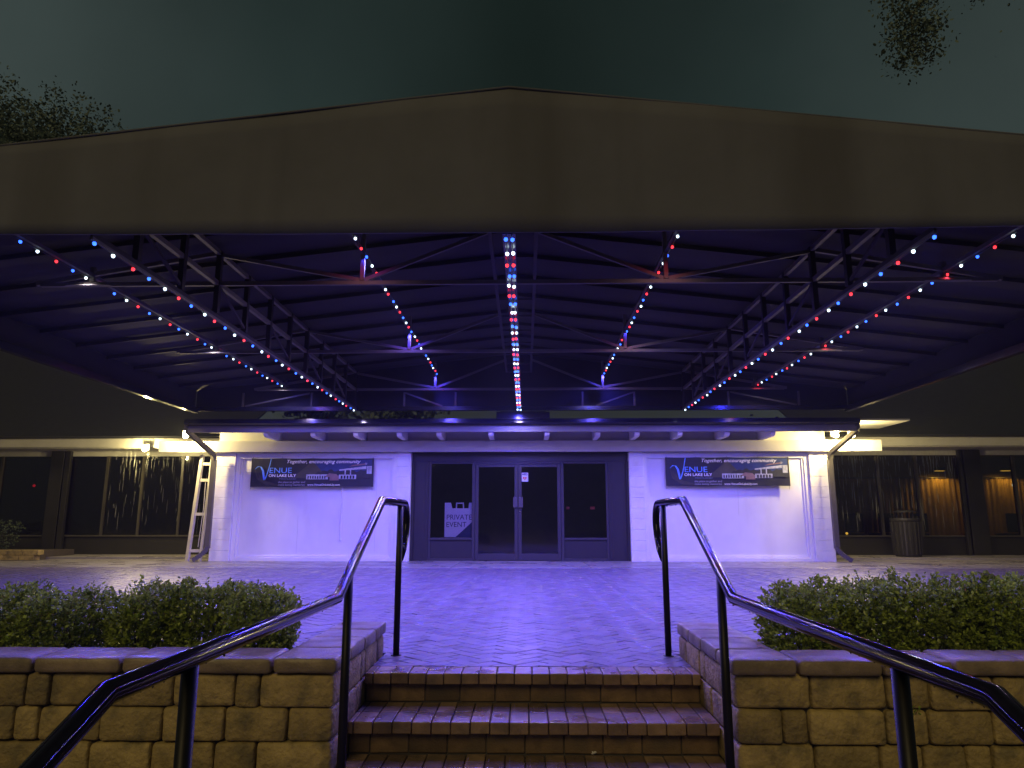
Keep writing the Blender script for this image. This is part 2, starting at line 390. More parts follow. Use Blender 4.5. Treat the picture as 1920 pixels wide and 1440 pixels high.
# ------------------------------------------------------------------ handrails
def arc(c, r, a0, a1, n=8): return [(c[0] + r*math.cos(R(a0+(a1-a0)*i/n)), c[1] + r*math.sin(R(a0+(a1-a0)*i/n))) for i in range(n+1)]
def handrail(X, label):
    h = thing('handrail', label, 'handrail', (X, 3.5, -.49), 'black pipe handrails flanking the steps')
    yz = [(.55, .13), (.9, .27), (1.49, .512), (3.27, .512), (4.20, .965), (4.80, .965), (4.95, .965)]
    yz += arc((4.97, .845), .12, 90, -15, 8)[1:] + [(5.06, .75), (4.98, .66), (4.86, .60)]
    part(MB().tube([(X, y, z) for y, z in yz], .0245, 22), 'rail', 'rail_black', h, True)
    for y, z0, z1 in ((4.82, -.005, .945), (3.47, -.49, .59), (1.86, -.49, .495)):
        p = part(MB().tube([(X, y, z0), (X, y, z1)], .0205, 18), 'post', 'rail_post', h, True)
        part(MB().tube([(X, y, z0+.001), (X, y, z0+.008)], .034, 16), 'base_ring', 'rail_post', p)
    # rain beads hanging along the underside
    d = MB(); rn = random.Random(int(abs(X)*1000))
    for a, b in zip(yz[2:5], yz[3:6]):
        n = int(math.dist(a, b)/.035)
        for i in range(n):
            t = (i + rn.random())/n; r = rn.uniform(.002, .0042)
            c = Vector((X + rn.gauss(0, .002), a[0]+(b[0]-a[0])*t, a[1]+(b[1]-a[1])*t - .0225/ (1 if a[1]==b[1] else .9) - r*.6))
            vs = [c + Vector(v)*r for v in ((1,0,0),(0,1,0),(-1,0,0),(0,-1,0),(0,0,1),(0,0,-1.4))]
            d.add(vs, [(0,1,4),(1,2,4),(2,3,4),(3,0,4),(1,0,5),(2,1,5),(3,2,5),(0,3,5)])
    tag(part(d, 'rain_bead', 'rail_post', h, True), kind='stuff')
handrail(-.833, 'glossy wet black pipe handrail on the left side of the brick steps')
handrail(.911, 'glossy wet black pipe handrail on the right side of the brick steps')

# ------------------------------------------------------------------ shrubs
def leaf_quad(mb, p, d, s, rn):
    d = d.normalized(); u = d.orthogonal().normalized(); u = Matrix.Rotation(rn.uniform(0, 6.28), 3, d) @ u; v = d.cross(u)
    # small cupped leaf: two triangles pairs along its length
    a = p; t = p + d*s; m = p + d*s*.5
    l1 = p + d*s*.28; l2 = p + d*s*.72; c = u*s*.06
    mb.add([a, l1 + v*s*.27 + c, l2 + v*s*.27 + c, t, l2 - v*s*.27 + c, l1 - v*s*.27 + c], [(0, 1, 2, 3), (0, 3, 4, 5)])
def shrub_mesh(seed, w, dp, h, n, ls):
    rn = random.Random(seed); f = MB(); y = MB(); s = MB()
    top = [(rn.uniform(-.4, .4)*w, rn.uniform(-.4, .4)*dp, rn.uniform(-.07, .06)) for _ in range(9)]
    for i in range(n):
        # rounded upright block of foliage: most sprays near its skin, a few inside
        while True:
            a, b_, c_ = rn.uniform(-1, 1), rn.uniform(-1, 1), rn.uniform(-1, 1)
            rr = (abs(a)**3.2 + abs(b_)**3.2 + abs(c_)**4)
            if rr < 1 and (rr > .45 or rn.random() < .35): break
        x_, y_ = a*w*.5, b_*dp*.5
        k_ = min(top, key=lambda t_: (t_[0]-x_)**2 + (t_[1]-y_)**2)
        taper = .82 + .18*min(1, (c_+1)*.8)
        p = Vector((x_*taper, y_*taper, max(.02, (c_*.5+.5)*h*.93 + k_[2]*max(0, c_) - .02)))
        up = Vector((p.x*.9, p.y*.9, .30)) + Vector((rn.gauss(0, .10), rn.gauss(0, .10), 0)); up.normalize()
        tl = rn.uniform(.02, .05) if c_ < .7 else rn.uniform(.03, .075)
        tgt = y if rn.random() < .02 else f
        for k in range(9):
            q = p + up*tl*(k/8); sd = Vector((rn.gauss(0, 1), rn.gauss(0, 1), rn.gauss(0, .6))) + up*.9
            leaf_quad(tgt, q, sd, ls*rn.uniform(.55, 1.35), rn)
    for i in range(14):
        a = rn.uniform(0, 6.28); e = (math.cos(a)*w*.36*rn.random()**.5, math.sin(a)*dp*.36*rn.random()**.5, h*rn.uniform(.5, .9))
        s.tube([(e[0]*.15, e[1]*.15, 0), (e[0]*.5, e[1]*.5, e[2]*.45), e], [.006, .004, .0015], 5)
    return f, y, s
protos = []
def shrub(x, y, k, sc, label, rot, brown=False):
    t = thing('boxwood_shrub', label, 'shrub', (x, y, 0), 'clipped shrubs behind the retaining walls')
    t.rotation_euler.z = rot; t.scale = sc
    if k >= len(protos):
        f, yy, s = shrub_mesh(100+k, .385, .50, .5, 1750, .021)
        A = f.build('foliage', 'leaf'); B = yy.build('new_growth', 'leaf_young'); C = s.build('stem', 'bark')
        protos.append((A, B, C)); obs = protos[k]
    else: obs = [o.copy() for o in protos[k]]; [COL.objects.link(o) for o in obs]
    for o in obs: o.parent = t
    return t
Ls = [(-3.50, 'leftmost shrub of the left bed, cut off by the frame, behind the left wall', 0, .96), (-3.05, 'left bed shrub with bright yellow-green shoots low down beside the gap', 1, .95),
      (-2.66, 'left bed shrub ending at the widest gap in the hedge', 2, .93), (-2.19, 'tallest shrub of the left bed just right of its widest gap', 0, .96),
      (-1.82, 'dense shrub second from the steps in the left bed', 1, 1.0), (-1.50, 'shrub at the right end of the left bed behind the left handrail', 2, .98)]
for i, (x, lb, k, h) in enumerate(Ls): shrub(x, 4.28 + .05*math.sin(i*2.1), k, (.98, 1, h), lb, i*1.3)
Rs = [(1.62, 'shrub at the left end of the right bed behind the right handrail', 1, 1.0), (1.98, 'bushy shrub second from the steps in the right bed', 2, 1.03),
      (2.32, 'shrub in the middle of the right bed above the rail post', 0, 1.06), (2.66, 'full round shrub right of the middle of the right bed', 1, 1.08),
      (3.0, 'shrub with rusty brown dead twigs in the right bed', 2, 1.10), (3.36, 'tallest shrub, rightmost in the right bed', 0, 1.14)]
shr = [shrub(x, 4.32 + .05*math.sin(i*1.7), k, (1.0, 1.1, h), lb, 2 + i*1.1) for i, (x, lb, k, h) in enumerate(Rs)]
def sprig(parent, cx, cy, cz, m, name, n, seed, ls=.016, spread=.05, hh=.12):
    rn = random.Random(seed); b = MB()
    for i in range(n):
        p = Vector((cx + rn.gauss(0, spread), cy + rn.gauss(0, .02), cz + rn.uniform(-hh, hh)))
        leaf_quad(b, p, Vector((rn.gauss(0, 1), -abs(rn.gauss(0, .8)), rn.gauss(.4, .8))), ls, rn)
    o = b.build(name, m, None); o.parent = parent; return o
def twig_local(t, x, y, z): # world offset into the turned shrub's own frame
    return t.matrix_world.inverted() @ Vector((x, y, z))
bpy.context.view_layer.update()
q = twig_local(shr[4], 2.88, 4.05, .26); sprig(shr[4], q.x, q.y, q.z, 'leaf_brown', 'dead_twig', 90, 5)
q = twig_local(shr[3], 2.5, 4.05, .20); sprig(shr[3], q.x, q.y, q.z, 'leaf_young', 'new_growth', 90, 6, hh=.07)
weeds = thing('weed_sprig', 'little green weed growing from a joint of the right retaining wall', 'weed', (1.83, 3.61, 0))
part(MB().tube([(1.83, 3.62, -.045), (1.83, 3.6, -.02)], .001, 5), 'stem', 'bark', weeds)
o = sprig(weeds, 0, 0, -.02, 'leaf_young', 'leaf', 16, 9, .014, .015, .02)

# ------------------------------------------------------------------ canopy
def roofz(x): return 4.20 - .115*abs(x - XC)
HW = 6.65; Y0, Y1 = 5.2, 14.38
cn = thing('entrance_canopy', 'huge low-gabled canvas canopy on steel trusses over the plaza', 'canopy', (XC, 9.8, 0))
xs = [XC - HW, XC, XC + HW]
# front valance with seams and slight waviness
f = MB(); nx, nz = 64, 8; vs = []; fs = []
for i in range(nx+1):
    x = XC - HW + 2*HW*i/nx
    for j in range(nz+1):
        zt = roofz(x) + .05; zb = 3.022 + .0000*x + (.026 if x < XC else .055)*max(0, (abs(x-XC)-.6)/6)**1.3 + .005*noise.noise(Vector((x*1.1, 3, 3))); z = zb + (zt-zb)*j/nz
        vs.append((x, Y0 - .02 + .012*noise.noise(Vector((x*.8, z*.6, 1))), z))
for i in range(nx):
    for j in range(nz): a = i*(nz+1)+j; fs.append((a, a+nz+1, a+nz+2, a+1))
f.add(vs, fs)
fo = part(f, 'front_valance', 'canvas_front', cn, True)
sm = fo.modifiers.new('thick', 'SOLIDIFY'); sm.thickness = .012; sm.offset = 1
hem = MB(); hem.tube([(XC-HW, Y0-.03, roofz(XC-HW)+.055), (XC, Y0-.03, roofz(XC)+.055), (XC+HW, Y0-.03, roofz(XC+HW)+.055)], .010, 8)
part(hem, 'top_piping', 'canvas_front', cn)
# roof canvas, sagging slightly between rafters
f = MB(); ny = 70; nx = 40; vs = []; fs = []
for i in range(nx+1):
    x = XC - HW + 2*HW*i/nx
    for j in range(ny+1):
        y = Y0 + (Y1-Y0)*j/ny; sag = .018*abs(math.sin(math.pi*(y-5.26)/.8125))
        vs.append((x, y, roofz(x) + .045 - .0*sag - sag))
for i in range(nx):
    for j in range(ny): a = i*(ny+1)+j; fs.append((a, a+ny+1, a+ny+2, a+1))
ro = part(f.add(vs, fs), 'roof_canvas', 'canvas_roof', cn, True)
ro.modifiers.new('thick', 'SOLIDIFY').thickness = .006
for s in (-1, 1):
    x = XC + s*HW
    part(MB().box(*sorted((x, x + s*.015)), Y0+.03, Y1, 3.06, roofz(x)+.03), 'side_valance', 'canvas_roof', cn)
    part(MB().box(*sorted((x - s*.10, x - s*.003)), Y0+.06, Y1-.03, 3.0, 3.11), 'side_beam', 'canopy_edge', cn)
    part(MB().box(*sorted((x - s*.10, x)), Y0+.01, Y0+.11, 0, 2.99), 'post', 'beam_steel', cn)
rp = [(XC-HW+.02, 3.06), (XC+HW-.02, 3.06), (XC+HW-.02, roofz(XC+HW)+.07), (XC, roofz(XC)+.07), (XC-HW+.02, roofz(XC-HW)+.07)]
part(MB().prism(rp, Y1+.004, Y1+.018), 'rear_valance', 'canvas_roof', cn)
part(MB().box(XC-HW+.11, XC+HW-.11, 14.16, 14.26, 3.02, 3.10), 'rear_beam', 'canopy_edge', cn)
for x in (-5.6, -4.2, -2.32, -1.28, 1.28, 2.32, 4.2, 5.6): part(MB().bar((XC+x, 14.21, 3.10), (XC+x, 14.21, 3.395), .035, .035), 'rear_vertical', 'truss_steel', cn)
for s in (-1, 1):
    part(MB().bar((XC+s*2.30, 14.21, 3.385), (XC+s*1.55, 14.21, 3.115), .03, .03), 'rear_diagonal', 'truss_steel', cn); part(MB().bar((XC+s*5.55, 14.21, 3.12), (XC+s*4.25, 14.21, 3.385), .03, .03), 'rear_diagonal', 'truss_steel', cn)
for k in range(12):   # rafters under the canvas
    y = 5.45 + .8125*k
    if y > 14.3: break
    b = MB()
    for s in (-1, 1): b.bar((XC + s*.02, y, roofz(XC)-.01), (XC + s*(HW-.03), y, roofz(XC+s*(HW-.03))-.01), .04, .05)
    part(b, 'rafter', 'shaded_steel', cn)
TY = (7.50, 10.75, 14.0)
for y in TY:          # cross trusses
    c = MB(); c.bar((XC-5.25, y, 3.42), (XC+5.25, y, 3.42), .04, .045)
    for s in (-1, 1):
        X = lambda v: XC + s*v
        c.bar((X(5.3), y, 3.43), (X(3.30), y, 3.77), .04, .045)
        c.bar((X(3.24), y, 3.75), (X(1.70), y, 3.455), .035, .04)
        c.bar((X(1.64), y, 3.455), (X(.25), y, 4.02), .035, .04)
        c.bar((X(1.67), y, 3.45), (X(1.67), y, 3.99), .045, .045)
        c.bar((X(4.68), y, 3.45), (X(4.68), y, 3.62), .05, .05)
        c.bar((X(4.45), y-.03, 3.40), (X(4.95), y-.03, 3.40), .06, .008)
    part(c, 'cross_truss', 'truss_steel', cn)
nodes = [5.06 + .8125*k for k in range(12)]
for s in (-1, 1):     # two long girders
    gx = XC + s*3.27
    g = thing_part = part(MB().box(gx-.013, gx+.013, Y0+.02, 14.15, 3.015, 3.035), 'girder_beam', 'truss_steel', cn)
    part(MB().box(gx-.008, gx+.008, Y0+.02, 14.15, 3.036, 3.078), 'girder_plate', 'shaded_steel', cn)
    c = MB()
    for z in (3.42, 3.77): c.bar((gx, Y0+.02, z), (gx, 14.15, z), .045, .05)
    part(c, 'girder_chord', 'truss_steel', cn)
    for y in nodes:
        if Y0+.1 < y < 14.1: part(MB().bar((gx, y, 3.08), (gx, y, 3.80), .055, .06), 'girder_vertical', 'shaded_steel', cn)  # verticals read as unlit through their darker steel colour
    for k in range(1, 11, 2): part(MB().bar((gx+.002, nodes[k]+.05, 3.39), (gx+.002, nodes[k+1]-.03 if nodes[k+1] < 14.1 else 14.1, 3.13), .025, .03), 'girder_diagonal', 'beam_steel', cn)
for s in (-1, 1):     # purlins that carry the middle and outer light strings
    part(MB().box(XC+s*1.67-.015, XC+s*1.67+.015, Y0+.02, 14.15, 3.745, 3.775), 'purlin', 'beam_steel', cn)
    part(MB().box(XC+s*4.68-.02, XC+s*4.68+.02, Y0+.02, 14.15, 3.50, 3.54), 'purlin', 'truss_steel', cn)
ld = MB()
for s in (-1, 1): ld.bar((XC+s*.245, Y0+.05, 3.84), (XC+s*.245, 14.1, 3.80), .04, .05)
for y in nodes:
    if y > 5.3: ld.bar((XC-.225, y+.3, 3.83), (XC+.225, y+.3, 3.83), .025, .03)
part(ld, 'ridge_ladder', 'beam_steel', cn)
part(MB().box(XC-.05, XC+.05, Y0+.02, 14.15, 3.03, 3.07), 'center_beam', 'canopy_edge', cn)

# ------------------------------------------------------------------ light strings (each bulb lit)
bm = {}
for c in ('blue', 'white', 'red'):
    b = MB(); r = .0155
    for i in range(5):
        pass
    vs = []; fs = []; n = 8; prof = [(.25, .9), (.8, .75), (1, .1), (.85, -.55), (.45, -.95)]
    for pr, pz in prof:
        for j in range(n): a = 2*math.pi*j/n; vs.append((r*pr*math.cos(a), r*pr*math.sin(a), r*pz))
    for i in range(len(prof)-1):
        for j in range(n): fs.append((i*n+j, (i+1)*n+j, (i+1)*n+(j+1) % n, i*n+(j+1) % n))
    fs += [tuple(range(n)), tuple(range((len(prof)-1)*n+n-1, (len(prof)-1)*n-1, -1))]
    me = bpy.data.meshes.new('bulb_'+c); me.from_pydata(vs, [], fs); me.materials.append(MAT['led_'+c]); me.polygons.foreach_set('use_smooth', [True]*len(me.polygons))
    l = bpy.data.lights.new('led_'+c, 'SPOT'); l.color = LED[c][0]; l.energy = LED[c][1]; l.spot_size = R(164); l.spot_blend = .6; l.shadow_soft_size = .025
    bm[c] = (me, l)
def string(label, X, Z, ya, yb, step, order, gap=None):
    t = thing('string_light', label, 'string lights', (X, ya, Z), 'strings of red white and blue bulbs under the canopy')
    b = MB(); n = int((yb-ya)/step); rn = random.Random(label)
    part(b.tube([(X, ya-.05, Z+.012), (X, yb+.05, Z+.012)], .005, 6), 'cable', 'cable', t)
    for i in range(n+1):
        y = ya + i*step; c = order[i % 3]
        o = bpy.data.objects.new('bulb', bm[c][0]); COL.objects.link(o); o.parent = t; o.location = (rn.gauss(0, .004), y-ya + rn.gauss(0, .012), -.004 - abs(rn.gauss(0, .005))); o.rotation_euler = (rn.gauss(0, .12), rn.gauss(0, .12), 0)
        lo = bpy.data.objects.new('bulb_glow', bm[c][1]); COL.objects.link(lo); lo.parent = o; lo.location = (0, 0, -.022)
BWR = ('blue', 'white', 'red'); WRB = ('white', 'red', 'blue')
string('outermost light string on the left, under the low left eave of the canopy', XC-4.70, 3.475, 6.35, 13.95, .268, BWR)
string('long light string along the bottom of the left steel girder', XC-3.27, 2.995, 5.26, 14.1, .280, BWR)
string('short light string between the left girder and the double centre strings', XC-1.63, 3.725, 6.96, 13.95, .268, WRB)
string('left one of the two strings running side by side down the centre', XC-.022, 3.005, 5.27, 14.1, .280, BWR)
string('right one of the two strings running side by side down the centre', XC+.022, 3.005, 5.27, 14.1, .280, BWR)
string('short light string between the right girder and the double centre strings', XC+1.70, 3.725, 6.98, 13.95, .268, WRB)
string('long light string along the bottom of the right steel girder', XC+3.27, 2.995, 5.26, 14.1, .280, BWR)
string('outermost light string on the right, under the low right eave of the canopy', XC+4.70, 3.475, 6.40, 13.95, .268, WRB)

# ------------------------------------------------------------------ entrance hall
WY = 15.4
hl = thing('event_hall', 'low white entrance hall with dark central doors under the canopy', 'building', (XC, 15.6, 0))
def panel(x0, x1):
    p = part(MB().box(x0, x1, WY+.06, WY+.16, 0, 2.29), 'wall_panel', 'white_paint', hl)
    fr = MB()
    fr.bbox(x0, x0+.09, WY+.01, WY+.059, 0, 2.288, .004).bbox(x1-.09, x1, WY+.01, WY+.059, 0, 2.288, .004)
    fr.bbox(x0+.091, x1-.091, WY+.01, WY+.059, 0, .075, .004).bbox(x0+.091, x1-.091, WY+.01, WY+.059, 2.16, 2.288, .004)
    fr.bbox(x0+.091, x0+.135, WY+.035, WY+.059, .076, 2.159, .003).bbox(x1-.135, x1-.091, WY+.035, WY+.059, .076, 2.159, .003)
    fr.bbox(x0+.136, x1-.136, WY+.03, WY+.059, .076, .115, .003)
    part(fr, 'panel_molding', 'white_paint', hl)
    return p
panel(-6.25, -2.755); panel(2.525, 6.04)
def pillar(x0, x1):
    b = MB()
    n = 10; h = 2.205/n
    for k in range(n): b.rbox(((x0+x1)/2, WY+.08, h*(k+.5)), (x1-x0, .24, h-.004), .006, 3)
    b.box(x0+.004, x1-.004, WY-.03, WY+.18, 2.206, 2.288)
    part(b, 'block_pillar', 'white_block', hl)
    part(MB().box(x0+.012, x1-.012, WY-.028, WY+.19, .002, 2.20), 'pillar_core', 'white_block', hl)
pillar(-6.68, -6.252); pillar(-2.753, -2.455); pillar(2.22, 2.523); pillar(6.042, 6.45)
#  hairline plaster cracks
for x, z0, z1 in ((-4.86, .16, .95), (4.52, .95, 1.5), (-3.2, .2, 1.9)):
    pts = [(x + .012*noise.noise(Vector((x, z0+(z1-z0)*i/12*3, 0))), WY+.0585, z0+(z1-z0)*i/12) for i in range(13)]
    part(MB().tube(pts, .0022, 4), 'plaster_crack', 'beam_paint', hl)
# header beam and everything above it
part(MB().bbox(-7.9, 7.56, 15.26, 15.37, 2.292, 2.53, .006), 'header_beam', 'beam_paint', hl)
part(MB().box(-6.66, 6.44, 15.42, 15.5, 2.531, 2.80), 'frieze_wall', 'beam_paint', hl)
part(MB().box(-6.66, 6.44, 15.371, 15.6, 2.50, 2.53), 'soffit_board', 'beam_paint', hl)
for x in (-5.34, -4.37, -3.485, -2.587, -1.768, -.701, .451, 1.491, 2.291, 3.164, 4.122, 5.045):
    b = MB(); w = .05
    pr = [(14.56, 2.74), (14.56, 2.60), (14.60, 2.56), (14.66, 2.54), (15.42, 2.54), (15.42, 2.74)]
    n = len(pr); b.add([(x-w, y, z) for y, z in pr] + [(x+w, y, z) for y, z in pr], [tuple(range(n-1, -1, -1)), tuple(range(n, 2*n))] + [(i, (i+1) % n, (i+1) % n + n, i+n) for i in range(n)])
    part(b, 'rafter_tail', 'white_paint', hl)
part(MB().box(-6.95, 6.72, 14.562, 15.62, 2.742, 2.77), 'eave_soffit', 'beam_paint', hl)
part(MB().bbox(-6.95, 6.72, 14.515, 14.558, 2.625, 2.765, .004), 'fascia_board', 'board_paint', hl)
g = MB(); gp = [(14.40, 2.885), (14.39, 2.80), (14.43, 2.768), (14.51, 2.768), (14.51, 2.885), (14.505, 2.885), (14.505, 2.78), (14.435, 2.78), (14.40, 2.81), (14.408, 2.885)]
n = len(gp)
for a, b in ((-6.98, -1.76), (-1.755, 3.05), (3.055, 6.75)):
    g.add([(a, y, z) for y, z in gp] + [(b, y, z) for y, z in gp], [tuple(range(n)), tuple(range(2*n-1, n-1, -1))] + [(i, i+n, (i+1) % n + n, (i+1) % n) for i in range(n)])
part(g, 'gutter', 'gutter_paint', hl)
part(MB().box(-6.95, 6.72, 14.512, 22, 2.771, 2.86), 'flat_roof', 'shingle', hl)
part(MB().box(6.76, 7.85, 14.6, 15.9, 2.85, 2.885), 'roof_edge_flashing', 'fascia_paint', hl)
part(MB().box(-.58, .50, 14.35, 15.0, 2.862, 3.015).box(-.50, .42, 14.30, 14.9, 3.016, 3.019), 'canopy_bearing_block', 'canopy_edge', hl)
# side walls of the hall
part(MB().box(-6.64, -6.5, WY+.2, 22, 0, 2.769).box(6.3, 6.42, WY+.2, 22, 0, 2.769), 'side_wall', 'white_paint', hl)
# conduit
part(MB().tube([(-3.93, WY+.035, 2.15), (-3.93, WY+.035, .46)], .015, 8).rbox((-3.93, WY+.04, .455), (.045, .05, .05), .005, 2).tube([(-3.93, WY+.045, 2.15), (-3.93, WY+.0, 2.2), (-3.93, WY-.02, 2.285)], .013, 8), 'conduit', 'white_block', hl)
# dark entrance surround
DY = 15.6
su = MB(); d0, d1 = DY-.05, DY+.08
su.box(-2.453, -2.09, d0, d1, 0, 2.10).box(1.79, 2.218, d0, d1, 0, 2.10).box(-2.453, 2.218, d0-.01, d1, 2.101, 2.289)
su.box(-2.453, -2.40, d0-.06, d0-.001, 0, 2.10).box(2.17, 2.218, d0-.06, d0-.001, 0, 2.10)
su.bbox(-2.20, -2.155, d0-.012, d0-.0005, .08, 2.08, .002).bbox(1.86, 1.905, d0-.012, d0-.0005, .08, 2.08, .002)
part(su, 'entrance_surround', 'dark_paint', hl)
sf = MB()   # storefront frame
sf.bbox(-2.089, -2.035, DY-.03, DY+.03, 0, 2.10, .004).bbox(1.735, 1.789, DY-.03, DY+.03, 0, 2.10, .004)
sf.bbox(-1.145, -1.085, DY-.04, DY+.04, 0, 2.10, .004).bbox(.77, .83, DY-.04, DY+.04, 0, 2.10, .004)
sf.bbox(-2.034, -1.146, DY-.03, DY+.03, 2.06, 2.10, .004).bbox(.831, 1.734, DY-.03, DY+.03, 2.06, 2.10, .004).bbox(-1.084, .769, DY-.04, DY+.04, 2.055, 2.10, .004)
sf.bbox(-2.034, -1.146, DY-.045, DY+.03, .44, .485, .004).bbox(.831, 1.734, DY-.045, DY+.03, .44, .485, .004)
sf.bbox(-2.034, -1.146, DY-.03, DY+.03, .0, .05, .004).bbox(.831, 1.734, DY-.03, DY+.03, 0, .05, .004)
part(sf, 'storefront_frame', 'door_metal', hl)
part(MB().box(-2.034, -1.146, DY-.01, DY+.01, .051, .439), 'kick_panel', 'dark_paint', hl)
part(MB().box(.831, 1.734, DY-.01, DY+.01, .051, .439), 'kick_panel', 'dark_paint', hl)
for a, b in ((-2.034, -1.146), (.831, 1.734)): part(MB().box(a, b, DY-.004, DY+.004, .486, 2.059), 'sidelight_pane', 'glass', hl)
def door(x0, x1, hinge):
    g = MB(); y0, y1 = DY-.028, DY+.028
    g.bbox(x0, x0+.075, y0, y1, .015, 2.05, .004).bbox(x1-.075, x1, y0, y1, .015, 2.05, .004).bbox(x0+.076, x1-.076, y0, y1, 1.985, 2.05, .004).bbox(x0+.076, x1-.076, y0, y1, .015, .155, .004)
    d = part(g, 'door', 'door_metal', hl)
    part(MB().box(x0+.076, x1-.076, DY-.003, DY+.003, .156, 1.984), 'glass_pane', 'glass', d)
    px = x1-.055 if hinge < 0 else x0+.055
    part(MB().bbox(px-.05, px+.05, y0-.05, y0-.002, 1.12, 1.34, .006), 'pull_plate', 'plate_metal', d)
    return d
dl = door(-1.08, -.158, -1); dr = door(-.152, .765, 1)
part(MB().tube([(-.115, DY-.03, 1.035), (-.115, DY-.045, 1.035)], .013, 14), 'lock_cylinder', 'lock_metal', dr)
for a in (dl, dr): pass
# inner lobby so the glass has depth
part(MB().box(-6.3, 6.2, 19.6, 19.7, 0, 2.7), 'lobby_wall', 'inside_floor', hl)
part(MB().box(-6.3, 6.2, 15.72, 19.59, .0, .02), 'lobby_floor', 'inside_floor', hl)
part(MB().box(-6.3, 6.2, 15.75, 19.59, 2.45, 2.49), 'lobby_ceiling', 'inside_floor', hl)
# downspouts
def downspout(s, x):
    b = MB(); P = [(x + s*.05, 14.55, 2.80), (x + s*.05, 14.56, 2.66), (x - s*.27, 15.14, 2.24), (x - s*.29, 15.17, 2.12), (x - s*.29, 15.17, .30)]
    for a, c in zip(P, P[1:]): b.bar(a, c, .10, .08)
    d = part(b, 'downspout', 'downspout_paint', hl)
    e = MB(); n = 9
    for i in range(n):
        t0, t1 = i/n, (i+1)/n
        f = lambda t: Vector((x - s*.29 + s*.24*t**1.8, 15.17 - .12*t**1.5, .31 - .27*t))
        p, q = f(t0), f(t1); e.bar(p, p+(q-p)*.55, .115, .095); e.bar(p+(q-p)*.55, q, .10, .08)
    part(e, 'elbow', 'downspout_paint', d)
    return d
downspout(-1, -6.93); downspout(1, 6.69)

